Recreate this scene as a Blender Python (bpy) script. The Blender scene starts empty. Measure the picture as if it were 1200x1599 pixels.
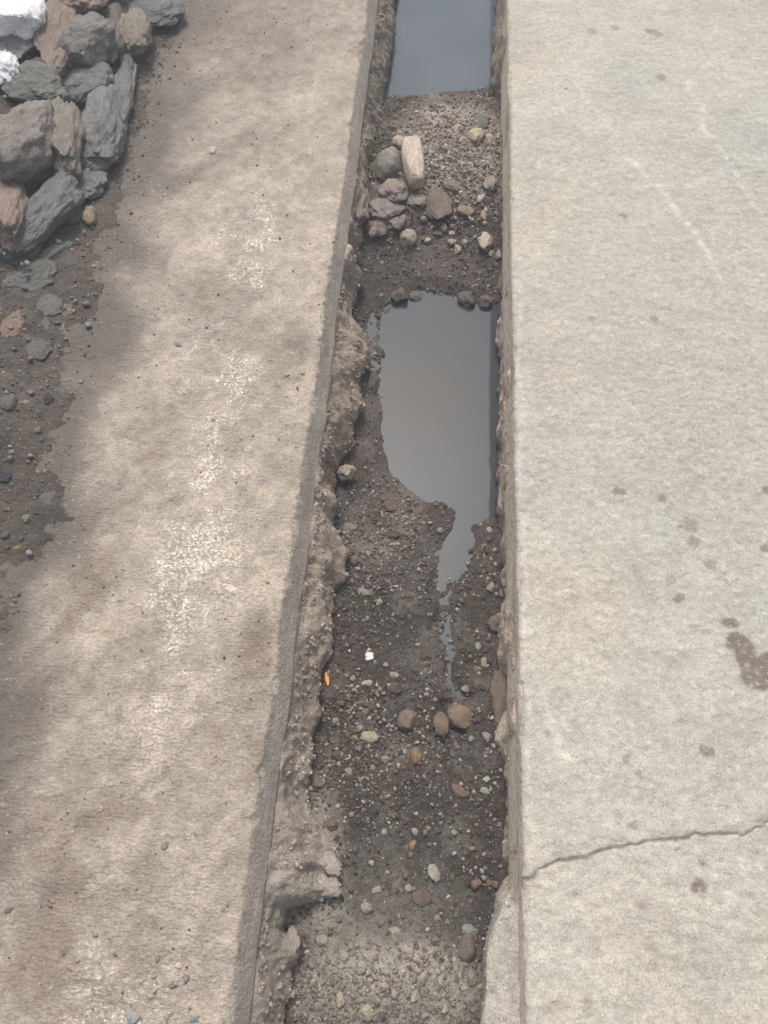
import bpy, bmesh, math, random, zlib
import numpy as np
from mathutils import Vector, Matrix, Euler

# ------------------------------------------------------------------ camera, sky, sun, exposure
scene = bpy.context.scene
COL = scene.collection
CAM_H, PITCH, YAW, VFOV = 1.5, 29.0, 3.86, 67.0
cam_d = bpy.data.cameras.new('camera')
cam = bpy.data.objects.new('camera', cam_d)
COL.objects.link(cam)
cam.location = (0, 0, CAM_H)
cam.rotation_euler = (math.radians(PITCH), 0, math.radians(YAW))
cam_d.sensor_fit = 'VERTICAL'
cam_d.angle = math.radians(VFOV)
cam_d.clip_start = 0.05
cam_d.clip_end = 500
scene.camera = cam

SUN_EL, SUN_AZ = 62.0, 13.0          # azimuth: degrees to the left of +Y
world = bpy.data.worlds.new("World")
scene.world = world
world.use_nodes = True
wn = world.node_tree
bg = wn.nodes['Background']
sky = wn.nodes.new('ShaderNodeTexSky')
sky.sky_type = 'NISHITA'
sky.sun_disc = False
sky.sun_elevation = math.radians(SUN_EL)
sky.sun_rotation = math.radians(-SUN_AZ)
sky.dust_density = 7.0
sky.ozone_density = 0.4
hsv = wn.nodes.new('ShaderNodeHueSaturation')          # thin high haze: a paler sky
hsv.inputs['Saturation'].default_value = 0.55
wn.links.new(sky.outputs[0], hsv.inputs['Color'])
wn.links.new(hsv.outputs[0], bg.inputs[0])
bg.inputs[1].default_value = 0.15
sun_d = bpy.data.lights.new('sun', 'SUN')
sun_d.energy = 1.45
sun_d.angle = math.radians(4.0)
sun_d.color = (1.0, 0.94, 0.86)
sun = bpy.data.objects.new('sun', sun_d)
COL.objects.link(sun)
sv = Vector((-math.sin(math.radians(SUN_AZ)) * math.cos(math.radians(SUN_EL)),
             math.cos(math.radians(SUN_AZ)) * math.cos(math.radians(SUN_EL)),
             math.sin(math.radians(SUN_EL))))
sun.rotation_euler = sv.to_track_quat('Z', 'Y').to_euler()
scene.view_settings.view_transform = 'Standard'
scene.view_settings.look = 'None'
scene.view_settings.gamma = 1
scene.view_settings.exposure = 0.20

# ------------------------------------------------------------------ pixel -> place
FPX = 799.5 / math.tan(math.radians(VFOV / 2))
RM = np.array(Euler((math.radians(PITCH), 0, math.radians(YAW))).to_matrix())
def ray(px, py):
    d = RM @ np.array([(px - 600) / FPX, -(py - 799.5) / FPX, -1.0])
    return d
def hit(px, py, z=0.0):
    d = ray(px, py)
    t = (z - CAM_H) / d[2]
    return np.array([d[0] * t, d[1] * t, z]), t       # t is the depth along the optical axis
XR = np.mean([hit(799, 300)[0][0], hit(806, 800)[0][0], hit(818, 1300)[0][0]])
XL = np.mean([hit(534, 300)[0][0], hit(466, 800)[0][0], hit(396, 1300)[0][0]])
print('XL', XL, 'XR', XR, hit(600, 0)[0], hit(600, 1599)[0])

# ------------------------------------------------------------------ noise
def _h(ix, iy, iz, s=0):
    h = (ix.astype(np.int64) * 374761393 + iy.astype(np.int64) * 668265263 + iz.astype(np.int64) * 2147483647 + s * 974634777) & 0xffffffff
    h = ((h ^ (h >> 13)) * 1274126177) & 0xffffffff
    h = ((h ^ (h >> 16)) * 2246822519) & 0xffffffff
    h = h ^ (h >> 15)
    return (h & 0xffffff) / float(0xffffff)
def vnoise(x, y, z, s=0):
    x = np.asarray(x, float); y = np.asarray(y, float) + 0 * x; z = np.asarray(z, float) + 0 * x
    ix, iy, iz = np.floor(x), np.floor(y), np.floor(z)
    fx, fy, fz = x - ix, y - iy, z - iz
    fx, fy, fz = [f * f * f * (f * (f * 6 - 15) + 10) for f in (fx, fy, fz)]
    r = 0
    for a in (0, 1):
        for b in (0, 1):
            for c in (0, 1):
                w = (fx if a else 1 - fx) * (fy if b else 1 - fy) * (fz if c else 1 - fz)
                r = r + w * _h(ix + a, iy + b, iz + c, s)
    return r * 2 - 1
def fbm(x, y, z=0, s=0, o=4, g=0.5):
    r = 0; a = 1; t = 0
    x = np.asarray(x, float); y = np.asarray(y, float) + 0 * x; z = np.asarray(z, float) + 0 * x
    for i in range(o):
        r = r + a * vnoise(x + 17.3 * i, y - 9.1 * i, z + 5.7 * i, s + i); t += a
        a *= g; x = x * 2.03; y = y * 2.03; z = z * 2.03
    return r / t * 1.6
def worley(x, y, z=0, s=0, k3=True):
    x = np.asarray(x, float); y = np.asarray(y, float) + 0 * x; z = np.asarray(z, float) + 0 * x
    ix, iy, iz = np.floor(x), np.floor(y), np.floor(z)
    best = np.full(x.shape, 9.0)
    for a in (-1, 0, 1):
        for b in (-1, 0, 1):
            for c in ((-1, 0, 1) if k3 else (0,)):
                cx, cy, cz = ix + a, iy + b, iz + c
                dx = cx + _h(cx, cy, cz, s + 1) - x
                dy = cy + _h(cx, cy, cz, s + 2) - y
                dz = (cz + _h(cx, cy, cz, s + 3) - z) if k3 else 0
                best = np.minimum(best, dx * dx + dy * dy + dz * dz)
    return np.sqrt(best)
def ss(e0, e1, x):
    t = np.clip((x - e0) / (e1 - e0), 0, 1)
    return t * t * (3 - 2 * t)
def polydist(x, y, pts, closed=False):
    best = np.full(np.shape(x), 1e9)
    n = len(pts)
    for i in range(n if closed else n - 1):
        ax, ay = pts[i]; bx, by = pts[(i + 1) % n]
        vx, vy = bx - ax, by - ay
        t = np.clip(((x - ax) * vx + (y - ay) * vy) / (vx * vx + vy * vy + 1e-12), 0, 1)
        best = np.minimum(best, np.hypot(x - ax - t * vx, y - ay - t * vy))
    return best
def sdf(x, y, pts):                       # negative inside
    d = polydist(x, y, pts, True)
    ins = np.zeros(np.shape(x), bool)
    n = len(pts)
    for i in range(n):
        ax, ay = pts[i]; bx, by = pts[(i + 1) % n]
        c = ((ay > y) != (by > y))
        xi = (bx - ax) * (y - ay) / (by - ay + 1e-12) + ax
        ins ^= c & (x < xi)
    return np.where(ins, -d, d)
def topoly(pp, z): return [tuple(hit(a, b, z)[0][:2]) for a, b in pp]
def spaced(a0, f0, f1, a1, step, far=1.25):
    """fine between f0 and f1 (step is a function of place), growing outside"""
    v = [f0]
    while v[-1] < f1: v.append(v[-1] + step(v[-1]))
    s = step(v[-1])
    while v[-1] < a1: s *= far; v.append(v[-1] + s)
    w = []; s = step(f0); c = f0
    while c > a0: s *= far; c -= s; w.append(c)
    return np.array(w[::-1] + v)

# ------------------------------------------------------------------ object helpers
def props(o, label=None, cat=None, group=None, kind=None):
    if label: o['label'] = label
    if cat: o['category'] = cat
    if group: o['group'] = group
    if kind: o['kind'] = kind
    return o
def mesh_np(name, V, F, mat, col=None, extra=None, smooth=True):
    me = bpy.data.meshes.new(name)
    V = np.asarray(V, np.float32); F = np.asarray(F, np.int32)
    me.vertices.add(len(V)); me.vertices.foreach_set('co', V.ravel())
    n = F.shape[1]
    me.loops.add(F.size); me.loops.foreach_set('vertex_index', F.ravel())
    me.polygons.add(len(F))
    me.polygons.foreach_set('loop_start', np.arange(0, F.size, n, dtype=np.int32))
    me.polygons.foreach_set('use_smooth', np.full(len(F), smooth))
    me.update(calc_edges=True)
    if col is not None:
        a = me.attributes.new('tint', 'FLOAT_COLOR', 'POINT')
        c = np.ones((len(V), 4), np.float32); c[:, :3] = col
        a.data.foreach_set('color', c.ravel())
    for k, v in (extra or {}).items():
        a = me.attributes.new(k, 'FLOAT', 'POINT')
        a.data.foreach_set('value', np.asarray(v, np.float32).ravel())
    me.materials.append(mat)
    o = bpy.data.objects.new(name, me)
    COL.objects.link(o)
    return o
def gridfaces(nr, nc, flip=False):
    i = np.arange(nr * nc).reshape(nr, nc)
    f = np.stack([i[:-1, :-1], i[:-1, 1:], i[1:, 1:], i[1:, :-1]], -1).reshape(-1, 4)
    return f[:, ::-1] if flip else f

# ------------------------------------------------------------------ materials
def newmat(name):
    m = bpy.data.materials.new(name); m.use_nodes = True
    nt = m.node_tree; N = nt.nodes; L = nt.links
    b = N['Principled BSDF']
    return m, nt, N, L, b
def nz(N, L, vec, scale, detail=4, rough=0.6, kind='noise', stretch=None):
    if stretch:
        mp = N.new('ShaderNodeMapping'); mp.inputs['Scale'].default_value = stretch
        if len(stretch) == 3: pass
        L.new(vec, mp.inputs['Vector']); vec = mp.outputs[0]
    if kind == 'noise':
        t = N.new('ShaderNodeTexNoise'); t.inputs['Detail'].default_value = detail; t.inputs['Roughness'].default_value = rough
        t.inputs['Scale'].default_value = scale; L.new(vec, t.inputs['Vector']); return t.outputs['Fac']
    t = N.new('ShaderNodeTexVoronoi'); t.inputs['Scale'].default_value = scale; L.new(vec, t.inputs['Vector'])
    return t.outputs['Distance'] if kind == 'vor' else t.outputs['Color']
def ramp(N, L, fac, a, b, va, vb):
    r = N.new('ShaderNodeMapRange'); r.inputs['From Min'].default_value = a; r.inputs['From Max'].default_value = b
    r.inputs['To Min'].default_value = va; r.inputs['To Max'].default_value = vb; L.new(fac, r.inputs['Value'])
    return r.outputs[0]
def mathn(N, L, op, a, b):
    m = N.new('ShaderNodeMath'); m.operation = op
    for i, v in enumerate((a, b)):
        if isinstance(v, (int, float)): m.inputs[i].default_value = v
        else: L.new(v, m.inputs[i])
    return m.outputs[0]
def mulcol(N, L, col, fac):
    v = N.new('ShaderNodeVectorMath'); v.operation = 'SCALE'
    L.new(col, v.inputs[0]); L.new(fac, v.inputs['Scale']); return v.outputs[0]
def mixcol(N, L, a, b, fac):
    m = N.new('ShaderNodeMix'); m.data_type = 'RGBA'
    for s, v in ((6, a), (7, b)):
        if isinstance(v, tuple): m.inputs[s].default_value = (*v, 1)
        else: L.new(v, m.inputs[s])
    if isinstance(fac, (int, float)): m.inputs[0].default_value = fac
    else: L.new(fac, m.inputs[0])
    return m.outputs[2]
def surface(name, layers, bumps, rough=0.85, use_obj_color=False, specks=None, wet=False, spec=0.4, stretch=None):
    """tint attribute (or the object's colour) modulated by noise layers (scale, lo, hi, kind); bumps: (scale, dist, kind)"""
    m, nt, N, L, b = newmat(name)
    tc = N.new('ShaderNodeTexCoord'); vec = tc.outputs['Object']
    if use_obj_color:
        oi = N.new('ShaderNodeObjectInfo'); col = oi.outputs['Color']
        ad = N.new('ShaderNodeVectorMath'); ad.operation = 'ADD'
        cm = N.new('ShaderNodeCombineXYZ')
        for i in range(3): L.new(mathn(N, L, 'MULTIPLY', oi.outputs['Random'], 37.0 + i * 11), cm.inputs[i])
        L.new(vec, ad.inputs[0]); L.new(cm.outputs[0], ad.inputs[1]); vec = ad.outputs[0]
    else:
        at = N.new('ShaderNodeAttribute'); at.attribute_name = 'tint'; col = at.outputs['Color']
    for sc, lo, hi, kind in layers:
        f = nz(N, L, vec, sc, 5, 0.65, kind, stretch if kind == 'noise' and stretch else None)
        col = mulcol(N, L, col, ramp(N, L, f, 0.3, 0.7, lo, hi) if kind == 'noise' else ramp(N, L, f, 0.0, 0.8, lo, hi))
    for sc, c, thr, kk in (specks or []):
        t = N.new('ShaderNodeTexVoronoi'); t.inputs['Scale'].default_value = sc; L.new(vec, t.inputs['Vector'])
        sp = N.new('ShaderNodeSeparateColor'); L.new(t.outputs['Color'], sp.inputs[0])
        f = mathn(N, L, 'MULTIPLY', ramp(N, L, sp.outputs[0], thr, thr + 0.02, 0, kk), ramp(N, L, t.outputs['Distance'], 0.45, 0.25, 0, 1))
        col = mixcol(N, L, col, c, f)
    L.new(col, b.inputs['Base Color'])
    if wet:
        at2 = N.new('ShaderNodeAttribute'); at2.attribute_name = 'wet'
        L.new(ramp(N, L, at2.outputs['Fac'], 0, 1, rough, 0.22), b.inputs['Roughness'])
    else: b.inputs['Roughness'].default_value = rough
    b.inputs['Specular IOR Level'].default_value = spec
    h = None
    for sc, dist, kind in bumps:
        f = mathn(N, L, 'MULTIPLY', nz(N, L, vec, sc, 4, 0.65, kind), dist)
        h = f if h is None else mathn(N, L, 'ADD', h, f)
    bp = N.new('ShaderNodeBump'); bp.inputs['Distance'].default_value = 1.0; bp.inputs['Strength'].default_value = 1.0
    L.new(h, bp.inputs['Height']); L.new(bp.outputs[0], b.inputs['Normal'])
    return m
M_PAVE = surface('cast_concrete', [(9, .92, 1.07, 'noise'), (60, .84, 1.13, 'noise'), (260, .76, 1.2, 'noise')],
                 [(55, .006, 'noise'), (230, .0016, 'noise'), (500, .0006, 'noise')], .88,
                 specks=[(120, (.30, .31, .33), .90, .45), (62, (.62, .58, .50), .80, .28), (85, (.33, .335, .34), .78, .28), (190, (.70, .68, .62), .9, .4), (260, (.22, .18, .14), .93, .6)], spec=.3)
M_PATH = surface('dusty_mortar', [(7, .85, 1.12, 'noise'), (40, .84, 1.13, 'noise'), (190, .72, 1.25, 'noise')],
                 [(40, .004, 'noise'), (140, .003, 'noise'), (420, .0012, 'noise')], .62,
                 specks=[(210, (.12, .10, .08), .93, .6), (150, (.45, .40, .33), .93, .5)], wet=True, spec=.5)
def gloss_path():
    nt = M_PATH.node_tree; N, L = nt.nodes, nt.links; b = N['Principled BSDF']
    tc = N.new('ShaderNodeTexCoord'); vec = tc.outputs['Object']
    at = N.new('ShaderNodeAttribute'); at.attribute_name = 'wet'
    f = mathn(N, L, 'MULTIPLY', ramp(N, L, nz(N, L, vec, 150, 3, .6), .46, .56, 0, 1), ramp(N, L, nz(N, L, vec, 9, 3, .6), .34, .5, 0, 1))
    f = mathn(N, L, 'MULTIPLY', f, at.outputs['Fac'])
    L.new(ramp(N, L, f, 0, .5, .68, .10), b.inputs['Roughness'])
    b.inputs['Specular IOR Level'].default_value = .8
    bp = b.inputs['Normal'].links[0].from_node
    old = bp.inputs['Height'].links[0].from_socket
    rp = mathn(N, L, 'MULTIPLY', nz(N, L, vec, 1, 3, .6, 'noise', (90, 190, 90)), .0046)
    L.new(mathn(N, L, 'ADD', old, rp), bp.inputs['Height'])
    L.new(ramp(N, L, f, 0, .5, 1, .38), bp.inputs['Strength'])
gloss_path()
M_SOIL = surface('wet_grit', [(14, .8, 1.2, 'noise'), (90, .65, 1.4, 'noise'), (380, .5, 1.6, 'noise')],
                 [(60, .006, 'noise'), (220, .004, 'noise'), (500, .0015, 'noise')], .85,
                 specks=[(300, (.26, .24, .21), .93, .7), (180, (.20, .17, .14), .94, .7)], wet=True, spec=.5)
M_BANK = surface('crumbly_mortar', [(11, .8, 1.15, 'noise'), (70, .75, 1.2, 'noise'), (330, .65, 1.35, 'noise')],
                 [(45, .008, 'noise'), (170, .004, 'noise'), (480, .0015, 'noise')], .92,
                 specks=[(160, (.12, .10, .08), .95, .6)], spec=.25)
M_GROUND = surface('dark_gravel_soil', [(6, .8, 1.2, 'noise'), (50, .8, 1.2, 'noise'), (300, .65, 1.35, 'noise')],
                   [(40, .008, 'noise'), (160, .006, 'noise'), (450, .002, 'noise')], .9,
                   specks=[(170, (.30, .27, .22), .93, .6)], spec=.3)
M_GRAIN = surface('grain_stone', [(300, .85, 1.15, 'noise')], [(400, .0012, 'noise')], .75, spec=.4)
M_ROCK = surface('rough_rock', [(3, .8, 1.2, 'noise'), (16, .72, 1.28, 'noise'), (90, .65, 1.4, 'noise')],
                 [(5, .010, 'noise'), (16, .0045, 'noise'), (60, .0016, 'noise')], .8, use_obj_color=True,
                 specks=[(22, (.42, .39, .30), .90, .6), (60, (.40, .38, .33), .9, .5), (90, (.05, .05, .05), .92, .6)], spec=.4)
M_STONE = surface('small_stone', [(1.5, .78, 1.2, 'noise'), (6, .75, 1.25, 'noise'), (20, .8, 1.2, 'noise')],
                  [(4, .0011, 'noise'), (14, .0005, 'noise'), (60, .0002, 'noise')], .75, use_obj_color=True, spec=.4)

def water_mat(c1, c2):
    m, nt, N, L, b = newmat('sky_tinted_muddy_water')
    tc = N.new('ShaderNodeTexCoord'); vec = tc.outputs['Object']
    f = nz(N, L, vec, 2.6, 3, .5)
    col = mixcol(N, L, c1, c2, ramp(N, L, f, .42, .6, 0, 1))
    t = N.new('ShaderNodeTexVoronoi'); t.inputs['Scale'].default_value = 130; L.new(vec, t.inputs['Vector'])
    sp = N.new('ShaderNodeSeparateColor'); L.new(t.outputs['Color'], sp.inputs[0])
    ff = mathn(N, L, 'MULTIPLY', ramp(N, L, sp.outputs[0], .965, .975, 0, .6), ramp(N, L, t.outputs['Distance'], .3, .15, 0, 1))
    col = mixcol(N, L, col, (.07, .065, .06), ff)
    L.new(col, b.inputs['Base Color'])
    b.inputs['Roughness'].default_value = .04
    b.inputs['IOR'].default_value = 1.33
    bp = N.new('ShaderNodeBump'); bp.inputs['Distance'].default_value = 1.0; bp.inputs['Strength'].default_value = 1.0
    h = mathn(N, L, 'ADD', mathn(N, L, 'MULTIPLY', nz(N, L, vec, 9, 2, .5), .0006), mathn(N, L, 'MULTIPLY', nz(N, L, vec, 160, 2, .5), .00006))
    L.new(h, bp.inputs['Height']); L.new(bp.outputs[0], b.inputs['Normal'])
    return m
M_WATER = water_mat((.050, .061, .073), (.058, .058, .058))  # mud grey, with sky reflection painted in as a blue base tint
M_FAR_WATER = water_mat((.068, .090, .115), (.082, .102, .125))  # bluer copy: stronger sky reflection put into the far water's base colour

# ------------------------------------------------------------------ traced outlines
WZ = -0.25
PUD_BIG = topoly([(652,453),(688,456),(718,463),(735,475),(762,476),(830,465),(830,800),(780,808),(760,812),(738,822),(737,850),(722,885),
                  (710,905),(702,925),(690,930),(682,910),(680,885),(694,855),(706,825),
                  (710,800),(690,789),(652,778),(630,759),(612,737),(600,700),(594,650),(590,600),(598,560),(590,520),(600,482),(622,476)], WZ)
PUD_TOP = topoly([(560,-420),(830,-420),(830,120),(775,133),(745,140),(700,148),(660,160),(640,156),(560,150)], WZ)
STREAM = topoly([(715,870),(694,935),(695,990),(700,1040),(712,1090),(708,1140),(712,1195)], WZ)
ZB = -0.19
def boundary(pp, z):
    q = [hit(a, b, z)[0] for a, b in pp]
    q = sorted([(p[1], p[0]) for p in q])
    return np.array([a for a, _ in q]), np.array([b for _, b in q])
LBY, LBX = boundary([(640,-250),(613,0),(609,60),(598,120),(592,180),(588,210),(585,240),(570,270),(573,300),(576,330),(556,360),(553,390),(537,414),
    (566,435),(545,465),(543,483),(550,507),(570,530),(572,553),(557,603),(558,630),(550,660),(547,687),(530,705),(512,745),(512,765),(520,793),(510,817),(525,838),
    (533,862),(532,900),(516,919),(514,963),(513,995),(510,1020),(492,1042),(492,1085),(488,1137),(479,1192),(474,1254),(492,1283),(518,1321),
    (526,1354),(505,1366),(515,1392),(500,1404),(474,1412),(448,1421),(440,1450),(463,1475),(463,1492),(448,1512),(450,1554),(440,1596),(430,1680)], ZB)
RBY, RBX = boundary([(775,-250),(780,0),(775,60),(771,105),(775,135),(792,165),(792,195),(787,212),(787,270),(793,330),(795,390),(784,426),(789,450),(784,500),(787,533),
    (788,627),(785,673),(783,790),(790,807),(788,857),(791,900),(794,928),(785,964),(785,1027),(797,1063),(797,1107),(785,1155),(796,1210),(800,1262),
    (792,1337),(804,1367),(775,1404),(761,1442),(748,1483),(744,1554),(742,1596),(740,1680)], ZB)

# ------------------------------------------------------------------ trench bed height
def blobs(x, y, lst, z):
    """soft patches: centre and half-size given as seen, laid on the surface at height z"""
    r = np.zeros(np.shape(x))
    for (px, py, rx, ry, ang, amt) in lst:
        c, t = hit(px, py, z)
        up = hit(px, py - 10, z)[0] - c
        sy = np.hypot(up[0], up[1]) / 10; sx = t / FPX
        a = math.radians(ang)
        dx, dy = (x - c[0]) / sx, (y - c[1]) / sy
        u = dx * math.cos(a) + dy * math.sin(a); v = -dx * math.sin(a) + dy * math.cos(a)
        r = r + amt * np.exp(-((u / rx) ** 2 + (v / ry) ** 2) ** 1.3)
    return r
def bed_height(x, y):
    x = np.asarray(x, float); y = np.asarray(y, float)
    wx = x + .009 * fbm(x * 30, y * 30, 0, 50, 5); wy = y + .009 * fbm(x * 22, y * 22, 3, 60, 3)
    d = np.minimum(sdf(wx, wy, PUD_BIG), sdf(wx, wy, PUD_TOP))
    base = np.where(d < 0, -.004 + np.clip(d, -.12, 0) * .35, np.clip(d * .26, 0, .011) + .022 * ss(.03, .3, d) + .002)
    st = polydist(x + .012 * fbm(x * 30, y * 30, 1, 70, 2), y, STREAM)
    base = np.where(d > -.005, base * (1 - np.exp(-(st / .034) ** 2)) - .0030 * np.exp(-(st / .030) ** 2), base)
    base = base + blobs(x, y, [(690,270,130,95,0,.075),(620,300,60,70,0,.03),(690,180,120,28,0,.02),
                               (600,1520,110,90,0,.045),(500,1420,80,60,0,.02),(505,1310,40,60,0,.03),
                               (590,900,60,60,0,.012),(610,1250,90,70,0,.012),(640,440,130,22,0,.012),(582,540,14,60,0,-.010),(588,660,16,70,0,-.008),(575,500,16,30,0,-.008)], WZ) * ss(-.01, .03, d)
    n = .0055 * fbm(x * 16, y * 16, 0, 1, 4) + .0035 * fbm(x * 70, y * 70, 0, 9, 3)
    n = n + .006 * (0.5 - worley(x * 45, y * 45, 0, 3, False)) + .003 * (.5 - worley(x * 120, y * 120, 0, 5, False))
    rough = .55 + .6 * ss(.02, .07, base) * ss(.3, 1.0, y)
    return WZ + base + n * rough * np.where(d < -.02, .3, 1.0)
def near_step(v): return .0028 * max(1.0, (v * v + 2.2) ** .5 / 1.6)
YROWS = spaced(-6, -.55, 4.0, 22, near_step, 1.2)
bx = spaced(XL - .10, XL - .02, XR + .03, XR + .10, lambda v: .003, 1.5)
BXg, BYg = np.meshgrid(bx, YROWS)
BZg = bed_height(BXg, BYg)
def bed_z(x, y):
    i = int(np.clip(np.searchsorted(bx, x), 1, len(bx) - 1)); j = int(np.clip(np.searchsorted(YROWS, y), 1, len(YROWS) - 1))
    return float(BZg[j, i])
def bed_zs(x, y):
    i = np.clip(np.searchsorted(bx, x), 1, len(bx) - 1); j = np.clip(np.searchsorted(YROWS, y), 1, len(YROWS) - 1)
    return BZg[j, i]
dist_w = np.minimum(sdf(BXg, BYg, PUD_BIG), sdf(BXg, BYg, PUD_TOP))
st_d = polydist(BXg, BYg, STREAM)
dry = np.clip(blobs(BXg, BYg, [(715,268,90,72,0,1.5),(630,325,50,40,0,.8),(590,1555,150,95,0,1.5),(480,1400,70,60,0,1.0),(505,1310,35,60,0,.8),(660,1500,60,30,0,.4),
                               (600,850,50,60,-20,.28),(700,210,90,10,0,.4)], WZ) + .25 * fbm(BXg * 14, BYg * 14, 0, 21, 4), 0, 1)
pale = np.array([.275, .235, .205]); dark = np.array([.050, .043, .038]); mortar = np.array([.27, .25, .215])
low = ss(1.2, .2, BYg)[..., None]
red = np.clip(.5 + .9 * fbm(BXg * 6, BYg * 6, 0, 31, 3), 0, 1)[..., None]
dcol = .78 * dark * (1 - red) + np.array([.050, .037, .031]) * red
pc = pale * (1 - low) + mortar * low
colr = dcol * (1 - dry[..., None]) + pc * dry[..., None]
wetv = np.clip(np.maximum(.75 - dist_w * 5, .85 * np.exp(-(st_d / .05) ** 2)), .05, 1) * (1 - dry)
bed = mesh_np('trench_bed', np.stack([BXg, BYg, BZg], -1).reshape(-1, 3), gridfaces(*BXg.shape), M_SOIL, colr.reshape(-1, 3), {'wet': wetv})
props(bed, 'dark damp grit bed at the bottom of the trench', 'trench bed', kind='structure')

# ------------------------------------------------------------------ water
def water(y0, y1, label, mat):
    X = np.array([XL - .04, XR + .04]); Y = np.array([y0, y1])
    V = [(X[0], y0, WZ), (X[1], y0, WZ), (X[1], y1, WZ), (X[0], y1, WZ)]
    o = mesh_np('water', V, [(0, 1, 2, 3)], mat)
    return props(o, label, 'water', kind='structure')
water(hit(700, 1260, WZ)[0][1], hit(700, 380, WZ)[0][1], 'muddy puddle with grey blue sky tint in the middle of the trench', M_WATER)
water(hit(700, 215, WZ)[0][1], 20, 'standing water with pale blue sky tint filling the far end of the trench', M_FAR_WATER)

# ------------------------------------------------------------------ slabs with formed edge faces
def edge_smooth(y, s): return .0035 * fbm(y * 7, 0 * y, 0, s, 3)
def edge_noise(y, s):
    return .0035 * fbm(y * 7, 0 * y, 0, s, 3) + .0022 * fbm(y * 75, 0 * y, 0, s + 5, 4) - .008 * ss(.35, .8, fbm(y * 16, 0 * y, 4, s + 9, 3))
# left path
SB = [hit(268, 60)[0], hit(-6, 950)[0]]          # left border where the soil covers it
def xbord(y):
    t = (y - SB[1][1]) / (SB[0][1] - SB[1][1])
    return SB[1][0] + np.clip(t, -1.6, 1.3) * (SB[0][0] - SB[1][0])
print('border', SB)
top = spaced(-2.2, -1.15, XL - .012, XL - .012, lambda v: .0042, 1.3)
top = top[top < XL - .006]
nt_ = len(top)
prof = [(XL - .005, -.0006), (XL - .0015, -.003), (XL + .0008, -.009)] + [(XL + .001 + .023 * k / 10, -.010 - .062 * k / 10) for k in range(1, 11)] + [(XL + .005, -.085), (XL - .05, -.09)]
def slab_height_left(x, y):
    return (.055) * np.clip(XL - x, 0, .75) + .005 * fbm(x * 3, y * 3, 0, 80, 3) + .0030 * vnoise(x * 4, y * 12, 0, 86) + .0012 * fbm(x * 22, y * 16, 0, 81, 4) + .0006 * fbm(x * 90, y * 90, 0, 84, 3) - .0014 * ss(.1, .6, fbm(x * 40, y * 40, 5, 85, 3))
cx = np.concatenate([top, [p[0] for p in prof]])
LX, LY = np.meshgrid(cx, YROWS)
LZ = np.zeros_like(LX)
LZ[:, :nt_] = slab_height_left(LX[:, :nt_], LY[:, :nt_])
ez = slab_height_left(np.full(len(YROWS), XL - .006), YROWS)
en = edge_noise(YROWS, 200)
for k, (px_, pz_) in enumerate(prof):
    j = nt_ + k
    LZ[:, j] = pz_ + ez * max(0, 1 + pz_ * 20) + (.0012 * fbm(YROWS * 60, 0 * YROWS, k * .3, 210, 3) if k < 3 else 0)
    LX[:, j] += (en if k < 2 else .5 * en + .5 * edge_smooth(YROWS, 200) if k == 2 else edge_smooth(YROWS, 200)) + (.0008 * fbm(YROWS * 9, 0 * YROWS + k * .3, 0, 220, 3) if k >= 3 else 0)
for k in range(min(14, nt_)):
    LX[:, nt_ - 1 - k] += en * (1 - k / 14.)
lcol = np.zeros(LX.shape + (3,))
base = np.array([.315, .268, .213])
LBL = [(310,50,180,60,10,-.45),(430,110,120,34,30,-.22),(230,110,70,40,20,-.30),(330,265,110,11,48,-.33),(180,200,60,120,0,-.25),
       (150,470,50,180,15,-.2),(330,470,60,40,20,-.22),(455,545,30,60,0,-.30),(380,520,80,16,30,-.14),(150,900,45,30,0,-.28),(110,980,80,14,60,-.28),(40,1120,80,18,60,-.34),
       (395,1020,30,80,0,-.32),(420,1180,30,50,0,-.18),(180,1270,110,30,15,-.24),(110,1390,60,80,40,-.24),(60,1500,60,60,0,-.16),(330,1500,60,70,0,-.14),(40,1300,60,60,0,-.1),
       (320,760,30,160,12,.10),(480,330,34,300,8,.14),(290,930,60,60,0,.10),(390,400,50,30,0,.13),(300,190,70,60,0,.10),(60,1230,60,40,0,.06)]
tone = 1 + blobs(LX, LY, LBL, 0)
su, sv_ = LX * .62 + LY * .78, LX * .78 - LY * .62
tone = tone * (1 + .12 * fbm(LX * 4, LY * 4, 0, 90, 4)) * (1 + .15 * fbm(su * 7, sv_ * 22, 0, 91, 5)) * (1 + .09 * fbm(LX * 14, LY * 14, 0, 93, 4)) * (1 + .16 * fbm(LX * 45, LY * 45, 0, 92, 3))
soil = ss(.21, .04, LX - xbord(LY) + .07 * fbm(LX * 7, LY * 7, 0, 95, 4))
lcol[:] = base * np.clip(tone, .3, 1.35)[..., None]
gritty = np.clip(ss(.95, .6, tone), 0, 1)[..., None]
lcol = lcol * (1 - .25 * gritty * np.array([.0, .35, .6]))
gcol = np.array([.100, .084, .071])
lcol = lcol * (1 - soil[..., None]) + gcol * soil[..., None]
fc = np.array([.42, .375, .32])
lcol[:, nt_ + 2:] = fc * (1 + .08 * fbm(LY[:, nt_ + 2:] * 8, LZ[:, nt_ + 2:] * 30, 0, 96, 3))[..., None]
gl = np.clip(.75 + .6 * fbm(LX * 9, LY * 6, 0, 97, 3), 0, 1) * (1 - soil) * np.clip(tone - .3, 0, 1)
DAMP = topoly([(430,330),(395,400),(320,640),(300,760),(290,900),(245,1040),(215,1180),(195,1400),(150,1580),(140,1700)], 0)
dd = polydist(LX + .03 * fbm(LX * 6, LY * 6, 0, 98, 3), LY, DAMP)
gl = gl * (.3 + .7 * np.exp(-(dd / .10) ** 2))
gl[:, nt_ + 2:] = 0
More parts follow.
